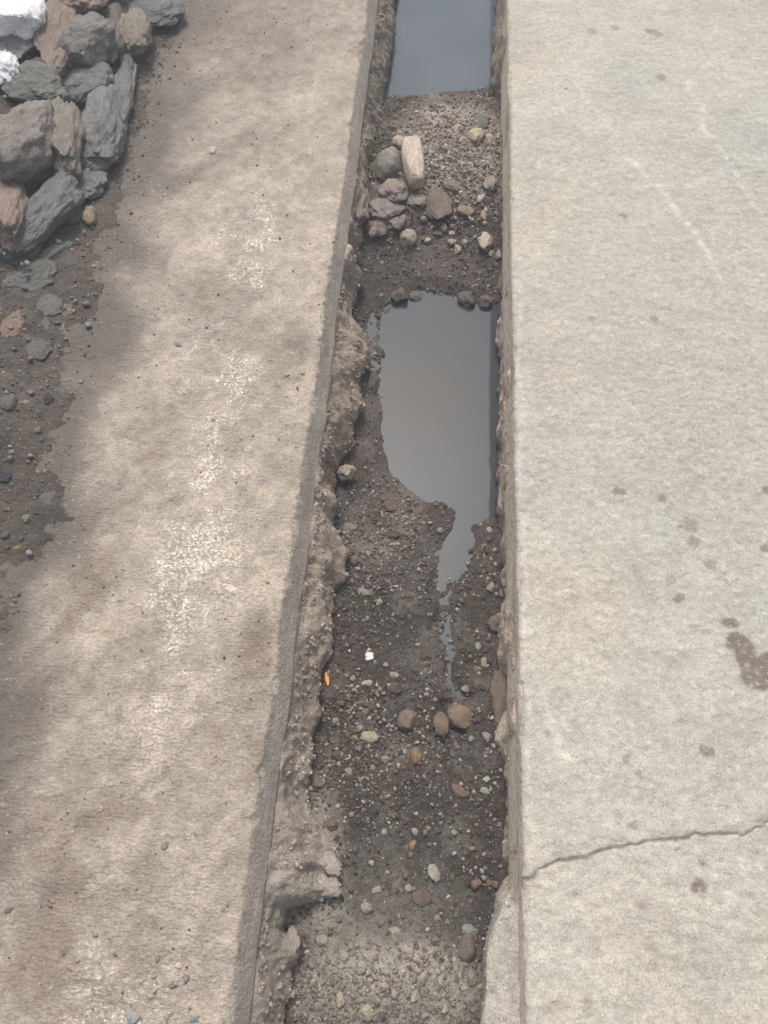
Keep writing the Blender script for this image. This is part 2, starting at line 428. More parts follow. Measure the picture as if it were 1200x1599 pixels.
path = mesh_np('path', np.stack([LX, LY, LZ], -1).reshape(-1, 3), gridfaces(*LX.shape), M_PATH, lcol.reshape(-1, 3), {'wet': gl * .9})
props(path, 'dusty brown mortar path along the left side of the trench', 'path', kind='structure')

# right pavement
rt = spaced(XR + .012, XR + .013, 1.62, 6.0, lambda v: .0045, 1.2)
profR = [(XR - .008, -.125), (XR - .007, -.075)] + [(XR - .006 + .005 * k / 7, -.070 + .058 * k / 7) for k in range(0, 8)] + [(XR - .0008, -.008), (XR + .002, -.003), (XR + .006, -.0006)]
nr_ = len(profR)
CRACK = topoly([(815,1372),(832,1366),(842,1356),(855,1350),(900,1343),(950,1328),(1000,1318),(1060,1309),(1110,1300),(1135,1301),(1160,1306),(1185,1295),(1215,1272),(1300,1240)], 0)
def crackd(x, y):
    return polydist(x + .004 * fbm(x * 40, y * 40, 0, 130, 3), y + .005 * fbm(x * 40, y * 40, 7, 131, 3), CRACK)
def crackw(x): return .0040 * (.8 + .35 * vnoise(x * 14, 0 * x, 0, 77)) * (.25 + .75 * ss(1.0, .25, x))
def slab_height_right(x, y):
    z = .004 * fbm(x * 2.5, y * 2.5, 0, 100, 2) + .0005 * fbm(x * 20, y * 45, 0, 101, 3) + .0011 * fbm(x * 80, y * 80, 0, 102, 3) + .0012 * (.45 - worley(x * 75, y * 60, 0, 161, False))
    z = z - .0016 * ss(.25, .8, fbm(x * 30, y * 55, 0, 103, 3)) * ss(.1, .6, fbm(x * 3, y * 3, 0, 104, 2) + .3)
    c = crackd(x, y); w = crackw(x)
    return z - .007 * ss(w * 1.3, w * .3, c) + .002 * ss(.0, .02, hity(x, y) * c) * ss(.08, 0, c)
def hity(x, y): return np.where(y > np.interp(x, [p[0] for p in CRACK], [p[1] for p in CRACK]), 1.0, 0.0)
cx = np.concatenate([[p[0] for p in profR], rt])
PX, PY = np.meshgrid(cx, YROWS)
PZ = np.zeros_like(PX)
PZ[:, nr_:] = slab_height_right(PX[:, nr_:], PY[:, nr_:])
en = edge_noise(YROWS, 300) * -.7
for k, (px_, pz_) in enumerate(profR):
    PZ[:, k] = pz_ + (PZ[:, nr_] if k > nr_ - 4 else 0)
    PX[:, k] += en if k > 9 else -.7 * edge_smooth(YROWS, 300)
for k in range(12): PX[:, nr_ + k] += en * (1 - k / 12.)
rb = np.array([.435, .405, .340])
rtone = (1 + .07 * (.45 - worley(PX * 75, PY * 60, 0, 161, False)) + .06 * (.45 - worley(PX * 38, PY * 34, 0, 165, False))) * (1 + .06 * fbm(PX * 3, PY * 3, 0, 110, 3)) * (1 + .045 * fbm(PX * 10, PY * 26, 0, 111, 4)) * (1 + .07 * fbm(PX * 40, PY * 60, 0, 112, 4))
rtone = rtone + blobs(PX, PY, [(860,920,70,26,0,-.12),(1010,915,70,30,0,-.07),(860,600,50,60,0,-.07),(1130,330,90,60,0,-.05),(1080,640,90,60,0,-.06),
        (820,60,30,50,0,-.10),(1150,150,60,80,0,-.04),(1100,1500,120,80,0,-.07),(900,250,60,60,0,.03),(880,470,50,80,0,.03),(850,1450,50,90,0,.03)], 0)
def line(x, y, pts, w, amt, s=0):
    d = polydist(x + .012 * fbm(x * 12, y * 12, 0, s, 3), y + .012 * fbm(x * 12, y * 12, 2, s, 3), topoly(pts, 0))
    return 3.4 * amt * np.exp(-(d / w) ** 2) * (.55 + .6 * vnoise(x * 40, y * 40, 0, s + 3))
for pts, w, a in [([(1075,130),(1105,200),(1150,260),(1190,330)], .010, .10), ([(985,240),(1020,280),(1060,330),(1095,390),(1125,440)], .009, .12),
                  ([(1000,290),(1060,290),(1130,270)], .010, .07), ([(835,925),(895,930)], .006, .16), ([(830,980),(850,1090),(880,1180)], .008, .09),
                  ([(900,130),(925,170),(960,210)], .008, .06), ([(810,450),(818,900),(826,1300)], .006, .07)]:
    rtone = rtone + line(PX, PY, pts, w, a, 140)
blu = np.clip(.5 + .5 * fbm(PX * 3.2, PY * 3.2, 0, 115, 4) + .35 * (PX - .4), 0, 1)[..., None]
rc = rb * (1 - blu) + np.array([.392, .384, .345]) * blu
rcol = rc * rtone[..., None]
SPOTS = [(968,767,9,6,.8),(1036,776,8,6,.7),(1078,820,13,12,.55),(1085,845,10,8,.6),(1111,880,10,7,.55),(993,887,8,6,.5),(1050,905,9,7,.4),(1060,932,10,8,.7),
         (1142,972,12,9,.9),(1200,766,8,8,.9),(1198,855,8,7,.8),(1050,1030,10,6,.25),(1064,822,4,3,.9),(925,50,8,4,.6),(960,43,7,4,.6),(1018,48,9,4,.75),(1028,53,7,4,.6),
         (1031,122,8,5,.7),(974,337,7,4,.7),(925,498,7,5,.45),(1021,499,7,5,.55),(1108,325,10,3,.4),(979,1183,8,8,.55),(1042,1164,6,6,.5),(1106,1173,11,9,.95),
         (1092,1385,13,12,.95),(968,1270,11,8,.35),(990,1292,8,6,.6),(860,1232,6,5,.35),(1059,1325,4,3,.9),(1004,1412,14,10,.3),(1018,1475,12,10,.3),(1095,1349,6,6,.4),
         (865,1575,22,10,.35),(915,1570,10,14,.35),(1002,1210,9,6,.4),(1020,1510,12,8,.3),(885,140,3,2,.8),(1160,75,10,3,.3),(1190,1290,6,14,.3)]
st = np.zeros(PX.shape)
wx = PX + .004 * fbm(PX * 55, PY * 55, 0, 150, 3); wy = PY + .004 * fbm(PX * 55, PY * 55, 5, 151, 3)
for (a, b, rx, ry, amt) in SPOTS:
    c, t = hit(a, b); up = hit(a, b - 10)[0] - c; sy = np.hypot(up[0], up[1]) / 10; sx = t / FPX
    r = np.hypot((wx - c[0]) / (rx * sx), (wy - c[1]) / (ry * sy))
    st = np.maximum(st, min(1, amt * .95) * ss(1.35, .75, r))
STAIN = topoly([(1135,992),(1150,985),(1172,995),(1182,1012),(1182,1025),(1200,1018),(1240,1010),(1240,1050),(1210,1055),(1202,1068),(1195,1078),(1178,1076),(1160,1062),(1155,1045),(1152,1020),(1137,1008)], 0)
sd = sdf(wx, wy, STAIN)
st = np.maximum(st, np.maximum(ss(.004, -.003, sd), .3 * ss(.012, -.002, sd)))
stc = (np.array([.165, .132, .100]) * (1 + .1 * fbm(PX * 60, PY * 60, 0, 155, 3))[..., None])
rcol = rcol * (1 - .88 * st[..., None]) + stc * .88 * st[..., None]
cw = crackw(PX); ck = ss(cw * 1.5, cw * .5, crackd(PX, PY))[..., None] * .7
rcol = rcol * (1 - ck) + np.array([.24, .22, .19]) * ck
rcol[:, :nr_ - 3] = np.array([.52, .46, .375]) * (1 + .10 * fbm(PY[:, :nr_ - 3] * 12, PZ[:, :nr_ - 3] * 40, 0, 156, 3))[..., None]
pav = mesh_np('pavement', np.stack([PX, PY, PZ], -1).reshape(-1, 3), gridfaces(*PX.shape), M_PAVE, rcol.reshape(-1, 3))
props(pav, 'pale cast concrete pavement right of the trench, spotted with brown drips', 'pavement', kind='structure')

# ------------------------------------------------------------------ crumbling sides below the slabs
BANKV = {}
def bank(side, name, label):
    n = 34
    V = np.zeros((len(YROWS), n, 3)); Y = YROWS
    if side < 0:
        xb = np.interp(Y, LBY, LBX); x0 = np.full(len(Y), XL + .019); z0 = -.066
        ledge = np.zeros(len(Y))
    else:
        xb = np.interp(Y, RBY, RBX); x0 = np.full(len(Y), XR - .003); z0 = -.038
        yl = hit(790, 1385, -.05)[0][1]
        ledge = ss(yl + .02, yl - .04, Y)
    w = xb - x0 - (.005 * (1 - ledge) if side > 0 else -.008)
    for k in range(n):
        t = k / (n - 1)
        # out along the top of the bulge, then down and back under it
        if t < .5:
            u = t / .5
            fx = u ** (1.25 if side < 0 else .8); zz = z0 - (.175 - -z0 if False else (.19 + z0)) * (u ** 1.3) * .9
            if side > 0:
                zl = -.045 - .012 * u
                zz = zz * (1 - ledge) + zl * ledge
        else:
            u = (t - .5) / .5
            fx = 1 - (.30 if side < 0 else .5) * u ** 1.5; ztop = z0 - (.19 + z0) * .9
            ztop = ztop * (1 - ledge) + (-.057) * ledge if side > 0 else ztop
            zz = ztop + (-.32 - ztop) * u
        V[:, k, 0] = x0 + w * fx; V[:, k, 1] = Y; V[:, k, 2] = zz
    x, y, z = V[..., 0], V[..., 1], V[..., 2]
    tt = np.linspace(0, 1, n)[None, :]
    amp = ss(0, .12, tt) * (1 - .5 * ss(.7, 1, tt))
    wl = worley(x * 11 + .3 * fbm(x * 20, y * 20, z * 20, 5), y * 11, z * 14, 400 + side)
    w2 = worley(x * 34, y * 34, z * 34, 410 + side)
    dn = .022 * (.55 - wl) + .008 * (.5 - w2) + .009 * fbm(x * 14, y * 14, z * 14, 420, 4) + .005 * fbm(x * 60, y * 60, z * 60, 424, 4)
    if side > 0: dn = dn * (.85 - .3 * ledge[:, None])
    nx = np.where(tt < .5, .55, 1.0); nzv = np.where(tt < .5, .8, .1)
    if side > 0: nx = np.where(ledge[:, None] > .5, nx * .6, nx)
    V[..., 0] += -side * dn * amp * nx * 1.0
    V[..., 2] += dn * amp * nzv * (1 - .75 * ledge[:, None] if side > 0 else 1)
    m = np.array([.33, .275, .225]) if side < 0 else np.array([.44, .37, .295])
    g = np.array([.33, .30, .26])
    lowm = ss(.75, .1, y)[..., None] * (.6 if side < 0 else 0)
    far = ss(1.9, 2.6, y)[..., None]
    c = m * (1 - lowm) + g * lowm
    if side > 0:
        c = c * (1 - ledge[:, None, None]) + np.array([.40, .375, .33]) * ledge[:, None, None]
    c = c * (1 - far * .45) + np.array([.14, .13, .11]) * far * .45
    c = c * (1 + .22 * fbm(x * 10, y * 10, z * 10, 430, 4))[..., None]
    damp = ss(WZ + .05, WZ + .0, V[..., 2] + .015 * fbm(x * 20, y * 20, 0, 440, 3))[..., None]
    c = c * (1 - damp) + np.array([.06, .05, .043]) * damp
    BANKV[side] = (V.copy(), c.copy())
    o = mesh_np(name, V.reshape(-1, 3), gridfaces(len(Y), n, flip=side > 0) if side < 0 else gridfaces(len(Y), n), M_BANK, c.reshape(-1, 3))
    return props(o, label, 'bank', kind='structure')
bank(-1, 'bank', 'crumbly brown mortar bulging below the edge of the left path')
bank(1, 'bank', 'thin rough earth side under the edge of the right pavement')

# ------------------------------------------------------------------ ground sheet
RL = [hit(255, 0, .02)[0], hit(215, 150, .02)[0], hit(165, 290, .02)[0], hit(60, 420, .02)[0], hit(-60, 470, .02)[0], hit(-700, 560, .02)[0]]
def rock_rise(x, y):
    xs = np.array([p[0] for p in RL][::-1]); ys = np.array([p[1] for p in RL][::-1])
    # distance up and left of the foot of the rubble
    foot = np.interp(y, ys, xs)
    foot = np.where(y > ys[-1], xs[-1] + (y - ys[-1]) * .15, foot)
    return np.clip(foot - x, 0, 5) * ss(ys[0], ys[0] + .25, y)
def ground_height(x, y):
    x = np.asarray(x, float); y = np.asarray(y, float)
    b = xbord(y)
    z = .003 + (.055) * np.clip(XL - x, 0, .75) + .12 * np.clip(b - x, -.16, .12) + .02 * ss(.1, 1, b - x)
    z = z + .30 * np.clip(rock_rise(x, y), 0, .9) ** 1.0
    z = z + .006 * fbm(x * 5, y * 5, 0, 500, 3) + .004 * fbm(x * 30, y * 30, 0, 501, 4) + .004 * (.5 - worley(x * 30, y * 30, 0, 505, False)) + .002 * (.5 - worley(x * 90, y * 90, 0, 506, False))
    inside = (x > b + .16)
    z = np.where(inside, -.45, z)
    z = np.where((x > XL - .1) & (x < XR + .1), -.6, z)
    z = np.where((x > XR + .1) & (x < 5.8), -.15, z)
    return np.where(x > 5.8, -.01 + .02 * fbm(x * 2, y * 2, 0, 510, 3), z)
gx = spaced(-70, -1.75, float(max(SB[0][0], SB[1][0])) + .25, 80, lambda v: .0055, 1.35)
gy = spaced(-70, -.4, 3.6, 90, lambda v: .0045 * max(1, (v * v + 2.2) ** .5 / 1.6), 1.35)
GX, GY = np.meshgrid(gx, gy)
GZ = ground_height(GX, GY)
gc = np.array([.088, .078, .069]) * (1 + .30 * fbm(GX * 3, GY * 3, 0, 520, 4))[..., None] * (1 + .2 * fbm(GX * 30, GY * 30, 0, 521, 3))[..., None]
edge = ss(.12, -.02, np.abs(GX - xbord(GY)))[..., None]
gc = gc * (1 - edge * .8) + np.array([.102, .086, .073]) * edge * .8
ground = mesh_np('ground', np.stack([GX, GY, GZ], -1).reshape(-1, 3), gridfaces(*GX.shape), M_GROUND, gc.reshape(-1, 3))
props(ground, 'dark stony soil left of the path', 'ground', kind='structure')

# ------------------------------------------------------------------ loose grains (uncountable)
rng = np.random.default_rng(7)
def ico(sub):
    bm = bmesh.new(); bmesh.ops.create_icosphere(bm, subdivisions=sub, radius=1)
    bm.verts.ensure_lookup_table()
    V = np.array([v.co[:] for v in bm.verts]); F = np.array([[v.index for v in f.verts] for f in bm.faces]); bm.free()
    return V, F
ICO1, ICO2, ICO4, ICO5 = ico(1), ico(2), ico(4), ico(5)
def grains(name, P, S, C, label, cat, proto=ICO1):
    V0, F0 = proto
    n = len(P)
    q = rng.normal(size=(n, 4)); q /= np.linalg.norm(q, axis=1)[:, None]
    w, a, b, c = q.T
    R = np.stack([1-2*(b*b+c*c), 2*(a*b-c*w), 2*(a*c+b*w), 2*(a*b+c*w), 1-2*(a*a+c*c), 2*(b*c-a*w), 2*(a*c-b*w), 2*(b*c+a*w), 1-2*(a*a+b*b)], -1).reshape(n, 3, 3)
    sc = rng.uniform(.55, 1.15, (n, 1, 3)) * S[:, None, None]
    jit = 1 + rng.uniform(-.25, .25, (n, len(V0), 1))
    V = np.einsum('nvk,njk->nvj', V0[None] * sc * jit, R) + P[:, None, :]
    F = (F0[None] + (np.arange(n) * len(V0))[:, None, None]).reshape(-1, 3)
    Cc = np.repeat(C[:, None, :], len(V0), 1).reshape(-1, 3)
    o = mesh_np(name, V.reshape(-1, 3), F, M_GRAIN, Cc, smooth=False)
    return props(o, label, cat, kind='stuff')
def palette(n, weights, cols, var=.25):
    i = rng.choice(len(cols), n, p=np.array(weights) / sum(weights))
    return np.array(cols)[i] * rng.uniform(1 - var, 1 + var, (n, 1))
def yrand(n, y0, y1): # denser near the camera, as many per pixel
    u = rng.random(n); return y0 + (y1 - y0) * u ** 1.5
n = 52000
gxp = rng.uniform(XL + .01, XR - .01, n); gyp = yrand(n, -.45, 3.1)
dw = np.minimum(sdf(gxp, gyp, PUD_BIG), sdf(gxp, gyp, PUD_TOP))
z = bed_zs(gxp, gyp)
dens = .35 + .65 * ss(-.3, .35, fbm(gxp * 11, gyp * 11, 0, 600, 3))
keep = (z > WZ - .0035) & (rng.random(n) < dens)
gxp, gyp, z = gxp[keep], gyp[keep], z[keep]; m = len(z)
S = .0011 + .0050 * rng.random(m) ** 4.0
Cc = palette(m, [40, 20, 20, 11, 9], [(.055, .048, .043), (.095, .066, .052), (.20, .175, .15), (.34, .31, .265), (.13, .12, .11)])
dryp = np.clip(blobs(gxp, gyp, [(710,250,85,60,0,1.0),(590,1550,150,95,0,1.2),(600,850,50,60,0,.35)], WZ), 0, 1)[:, None]
Cc = Cc * (1 - .6 * dryp) + .7 * dryp * np.array([.22, .19, .165])
n = 5200
ux, uy = [], []
for a, b, ra, rb_, k in ((710, 270, 85, 75, 2600), (590, 1540, 140, 80, 500), (600, 860, 70, 80, 700), (560, 1150, 90, 120, 500)):
    for _ in range(k):
        c = hit(a + rng.normal() * ra * .55, b + rng.normal() * rb_ * .55, WZ + .03)[0]; ux.append(c[0]); uy.append(c[1])
ux, uy = np.array(ux), np.array(uy); uz = bed_zs(ux, uy)
k = (ux > XL + .02) & (ux < XR - .01) & (uz > WZ)
ux, uy, uz = ux[k], uy[k], uz[k]; m2 = len(ux)
S2 = .0018 + .0045 * rng.random(m2) ** 3
S2 = np.where(uy > 1.4, S2 * 1.5, S2)
C2 = palette(m2, [40, 30, 30], [(.20, .17, .148), (.15, .122, .108), (.28, .245, .205)])
C2 = C2 * np.where(uy > 1.4, 1.3, 1.0)[:, None]
gxp, gyp, z, S, Cc = np.concatenate([gxp, ux]), np.concatenate([gyp, uy]), np.concatenate([z, uz]), np.concatenate([S, S2]), np.concatenate([Cc, C2])
grains('grit', np.stack([gxp, gyp, z + S * .25], -1), S, Cc, 'fine loose grit covering the floor of the trench', 'grit')
# crumbs stuck in the broken sides
Pq, Sq, Cq = [], [], []
for side, cntb in ((-1, 9000), (1, 2600)):
    V, c = BANKV[side]
    ok = np.where((YROWS > -.5) & (YROWS < 3.2))[0]
    i = rng.choice(ok, cntb); j = rng.integers(3, 26, cntb); u = rng.random(cntb)[:, None]
    p = V[i, j] * (1 - u) + V[i, j + 1] * u
    keep = fbm(p[:, 0] * 15, p[:, 1] * 15, p[:, 2] * 15, 611, 3) > -.25
    p = p[keep]; cc = c[i, j][keep]; k = len(p)
    sz_ = (.0012 + .0060 * rng.random(k) ** 4) * (1 if side < 0 else .6)
    Pq.append(p); Sq.append(sz_); Cq.append(cc * rng.uniform(.6, 1.35, (k, 1)))
grains('crumbs', np.concatenate(Pq), np.concatenate(Sq), np.concatenate(Cq), 'small mortar crumbs stuck in the broken sides of the trench', 'crumbs')
# left ground grains
n = 46000
gxp = rng.uniform(-1.7, SB[0][0] + .75, n); gyp = yrand(n, -.3, 3.2)
off = gxp - xbord(gyp)
keep = (off < .03 + .08 * rng.normal(size=n)) | (rng.random(n) < .05)
keep &= gxp < XL - .01
gxp, gyp = gxp[keep], gyp[keep]
z = np.maximum(ground_height(gxp, gyp), np.where(gxp > xbord(gyp) - .3, slab_height_left(gxp, gyp), -1)); m = len(z)
S = .0011 + .0048 * rng.random(m) ** 4.2
on_slab = (gxp > xbord(gyp) + .06)
S = np.where(on_slab, S * .55, S)
Cc = palette(m, [50, 22, 14, 8], [(.14, .125, .11), (.17, .135, .11), (.24, .215, .18), (.32, .28, .22)])
grains('gravel', np.stack([gxp, gyp, z + S * .3], -1), S, Cc, 'dark loose gravel between the rocks and the left path', 'gravel')
# grit clusters on the path
n = 9000
gxp = rng.uniform(-1.1, XL - .006, n); gyp = yrand(n, -.3, 3.2)
patch = blobs(gxp, gyp, [(300,60,170,60,10,.9),(330,265,110,11,48,.9),(330,470,60,40,20,.6),(455,545,30,60,0,.9),(150,900,45,30,0,.8),(110,980,80,14,60,.9),(395,1020,30,80,0,1),
                         (180,1270,110,30,15,.8),(110,1390,60,80,40,.5),(330,1530,60,70,0,.7),(400,1180,40,50,0,.5),(500,420,30,60,0,.5)], 0)
keep = rng.random(n) < (patch * .8 + .05) 
keep &= gxp > xbord(gyp)
gxp, gyp = gxp[keep], gyp[keep]; z = slab_height_left(gxp, gyp); m = len(z)
S = .0009 + .0030 * rng.random(m) ** 4
Cc = palette(m, [40, 30, 20, 10], [(.15, .12, .095), (.23, .19, .15), (.32, .275, .22), (.09, .075, .06)])
grains('sand', np.stack([gxp, gyp, z + S * .3], -1), S, Cc, 'scattered sand and grit lying on the left path', 'sand')

# ------------------------------------------------------------------ rocks and stones, each its own object
def rock_mesh(name, seed, proto=ICO4, planes=9, dmin=.52, dmax=.9, lump=.16, rough=.035, mat=None, box=0):
    r = np.random.default_rng(seed)
    V = proto[0].copy()
    if box: V = np.sign(V) * np.abs(V) ** box
    for k in range(planes):
        nrm = r.normal(size=3); nrm /= np.linalg.norm(nrm)
        d = r.uniform(dmin, dmax)
        over = np.clip(V @ nrm - d, 0, None)
        V = V - .93 * over[:, None] * nrm
    x, y, z = V.T + r.uniform(0, 50, 3)[:, None]
    rad = 1 + lump * fbm(x * 1.3, y * 1.3, z * 1.3, seed, 3) + rough * fbm(x * 5, y * 5, z * 5, seed + 1, 4) + rough * .5 * fbm(x * 16, y * 16, z * 16, seed + 2, 3)
    V = V * rad[:, None]
    V = V - (V.max(0) + V.min(0)) / 2
    V = V / ((V.max(0) - V.min(0)) / 2)
    me = bpy.data.meshes.new(name)
    me.from_pydata(V.tolist(), [], proto[1].tolist())
    me.polygons.foreach_set('use_smooth', np.full(len(me.polygons), True))
    me.materials.append(mat or M_STONE)
    return me
def surf_bed(x, y): return max(bed_z(x, y), -9)
def surf_left(x, y):
    g = float(ground_height(np.array([x]), np.array([y]))[0])
    return max(g, float(slab_height_left(np.array([x]), np.array([y]))[0])) if x > float(xbord(y)) - .2 else g
def surf_flat(v): return lambda x, y: v
def put(name, px, py, w, h, color, label, cat, surf=surf_bed, rot=0, flat=.75, sink=.35, seed=None, me=None, group=None, proto=ICO4, mat=None, lift=0, scale_mesh=True, **kw):
    """a stone whose middle is seen at px,py and that is w x h as seen, resting on surf"""
    global _seed
    _seed += 1
    z = surf(*hit(px, py, WZ if surf is surf_bed else 0)[0][:2])
    for _ in range(6):
        c, t = hit(px, py, z)
        sx = w * t / FPX / 2
        d = ray(px, py); e = math.asin(-d[2] / np.linalg.norm(d))
        hh = h * t / FPX / 2
        sz = flat * min(sx, hh)
        sy = max(math.sqrt(max(hh * hh - (sz * math.cos(e)) ** 2, (hh * .45) ** 2)) / math.sin(e), sx * .3)
        z = .5 * z + .5 * (surf(c[0], c[1]) + sz * (1 - 2 * sink) + lift)
    if me is None: me = rock_mesh(name, seed or zlib.crc32(label[:24].encode()) % 99991, proto, mat=mat, **kw)
    o = bpy.data.objects.new(name, me); COL.objects.link(o)
    o.location = hit(px, py, z)[0]
    o.scale = (sx * 1.02, sy * 1.02, sz)
    o.rotation_euler = (0, 0, math.radians(rot))
    o.color = (*color, 1)
    return props(o, label, cat, group)
_seed = 1000
GREY = (.115, .112, .108); BLUEG = (.112, .113, .114); BRN = (.16, .13, .108); ORG = (.27, .175, .115); WHT = (.60, .60, .60); OCH = (.30, .24, .17)
R = dict(surf=surf_left, mat=M_ROCK, proto=ICO5, lump=.16, rough=.075)
ROCKS = [
 (22, 22, 100, 92, WHT, 'largest chalky white rock in the top corner of the rubble', 20, .8, 0),
 (18, 76, 76, 56, (.16,.155,.16), 'dark rock with rusty tip tucked under the chalky white rock', 0, .8, -.02),
 (2, 108, 56, 62, (.52,.54,.58), 'bluish white rock at the photo edge below the large white rock', 30, .8, 0),
 (88, 60, 62, 108, BRN, 'tall oval grey brown rock right beside the large white rock', 12, .9, .01),
 (128, 2, 76, 52, (.17,.135,.108), 'rust orange rock at the very top of the rubble', 0, .8, .03),
 (138, 72, 74, 76, (.125,.12,.112), 'triangular grey rock with a pale point facing down', 0, .9, .03),
 (212, 54, 46, 62, (.165,.145,.120), 'tan brown rock standing alone at the right edge of the rubble', 10, .9, .02),
 (176, 52, 44, 84, (.11,.105,.10), 'grey streaked rock between the triangular rock and the tan rock', 15, .7, 0),
 (235, 10, 92, 62, (.098,.10,.102), 'large blue grey flat rock behind the tan rock at the top', 30, .5, 0),
 (66, 138, 96, 62, (.10,.105,.098), 'dark greenish rock above the broad twin humped rock', -10, .8, .02),
 (125, 128, 100, 64, BLUEG, 'blue grey broken rock under the triangular rock', -20, .6, -.01),
 (188, 140, 46, 92, (.13,.13,.128), 'angular grey rock with a sharp pale ridge at the rubble edge', 10, .7, -.01),
 (156, 198, 76, 112, (.12,.122,.12), 'large pitted grey rock right of the broad twin humped rock', 8, .8, 0),
 (38, 226, 104, 126, (.135,.122,.112), 'broad twin humped brown grey rock, left hump', -15, .9, .03),
 (98, 218, 66, 108, (.15,.135,.115), 'right hump rock with pale flecks leaning on the broad brown rock', 12, .9, .02),
 (10, 310, 66, 122, (.175,.135,.112), 'pinkish orange rock cut by the left photo edge', 15, .8, .02),
 (72, 330, 70, 118, (.112,.115,.118), 'slanted slate blue rock with lichen streaks', -18, .7, .02),
 (128, 286, 72, 48, (.125,.13,.13), 'low flat grey rock below the pitted rock', -8, .5, -.01),
 (22, 378, 82, 54, (.09,.095,.095), 'low dark rock at the bottom of the rubble by the left edge', 0, .6, -.01),
 (140, 338, 22, 27, OCH, 'small ochre rock beside the slanted slate blue rock', 0, .8, 0),
 (112, 332, 40, 34, (.14,.12,.10), 'small brown rock touching the slanted slate blue rock', 20, .7, 0),
 (197, 96, 22, 44, (.12,.12,.115), 'narrow grey rock under the tan brown rock', 25, .8, 0),
 (40, 430, 92, 48, (.095,.095,.09), 'wide flat half buried rock below the rubble', 10, .35, -.01),
 (14, 505, 54, 44, (.17,.125,.095), 'rusty half buried rock at the left photo edge', 0, .35, -.01),
 (70, 480, 54, 34, (.12,.11,.10), 'brown half buried stone right of the rusty half buried rock', 20, .4, -.01),
 (44, 545, 70, 40, (.10,.095,.092), 'flat grey stone half buried in the left soil under the rusty one', -10, .3, -.01),
 (12, 628, 26, 24, (.15,.145,.14), 'rounded light grey stone in the left soil', 0, .6, 0),
 (76, 623, 16, 16, (.07,.075,.085), 'small dark blue stone at the soil and path border', 0, .8, 0),
 (8, 745, 22, 16, (.06,.065,.08), 'blackish stone near the left photo edge in the gravel', 0, .7, 0),
 (42, 810, 15, 13, (.30,.26,.18), 'smooth buff pebble in the dark gravel at left', 0, .8, 0),
 (8, 835, 14, 13, (.16,.165,.17), 'light grey pebble left of and below the buff pebble', 0, .8, 0),
 (27, 855, 14, 6, (.36,.29,.15), 'thin yellow flake in the dark gravel at left', 20, .5, 0),
 (-50, 190, 90, 90, (.12,.11,.10), 'brown rock just outside the photo left of the twin humped rock', 0, .8, 0),
 (165, -35, 80, 60, (.12,.115,.11), 'dark rock just above the photo behind the orange rock', 0, .8, .02),
]
for (x, y, w, h, c, lab, rot, fl, lf) in ROCKS:
    small = w < 30
    c = tuple(min(.88, v * (1.45 if not small else 1.25)) for v in c)
    put('rock' if not small else 'stone', x, y, w * 1.06, h * 1.04, c, lab, 'rock' if not small else 'stone', rot=rot, flat=fl, lift=lf,
        group='rocks of the rubble heap' if y < 440 and not small else None, sink=.36, seed=7000 + int(abs(x) * 3 + y),
        planes=10, dmin=.66, dmax=.92, box=.9, **dict(R, proto=ICO4 if small else ICO5))

rr = random.Random(11)
for i in range(34):
    px, py = rr.uniform(-30, 235), rr.uniform(0, 470)
    lim = np.interp(py, [0, 150, 290, 420, 470], [250, 215, 160, 80, 30])
    if px > lim - 5: continue
    put('rock', px, py, rr.uniform(30, 52), rr.uniform(28, 48), tuple(v * rr.uniform(.8, 1.25) for v in (.19, .18, .168)),
        'small dusty grey rock wedged between the larger rocks of the rubble', 'rock', rot=rr.uniform(-60, 60), flat=.7, lift=rr.uniform(-.03, .0),
        group='small rocks filling the rubble heap', sink=.5, planes=8, dmin=.6, dmax=.9, seed=5000 + i, **dict(R, proto=ICO4))

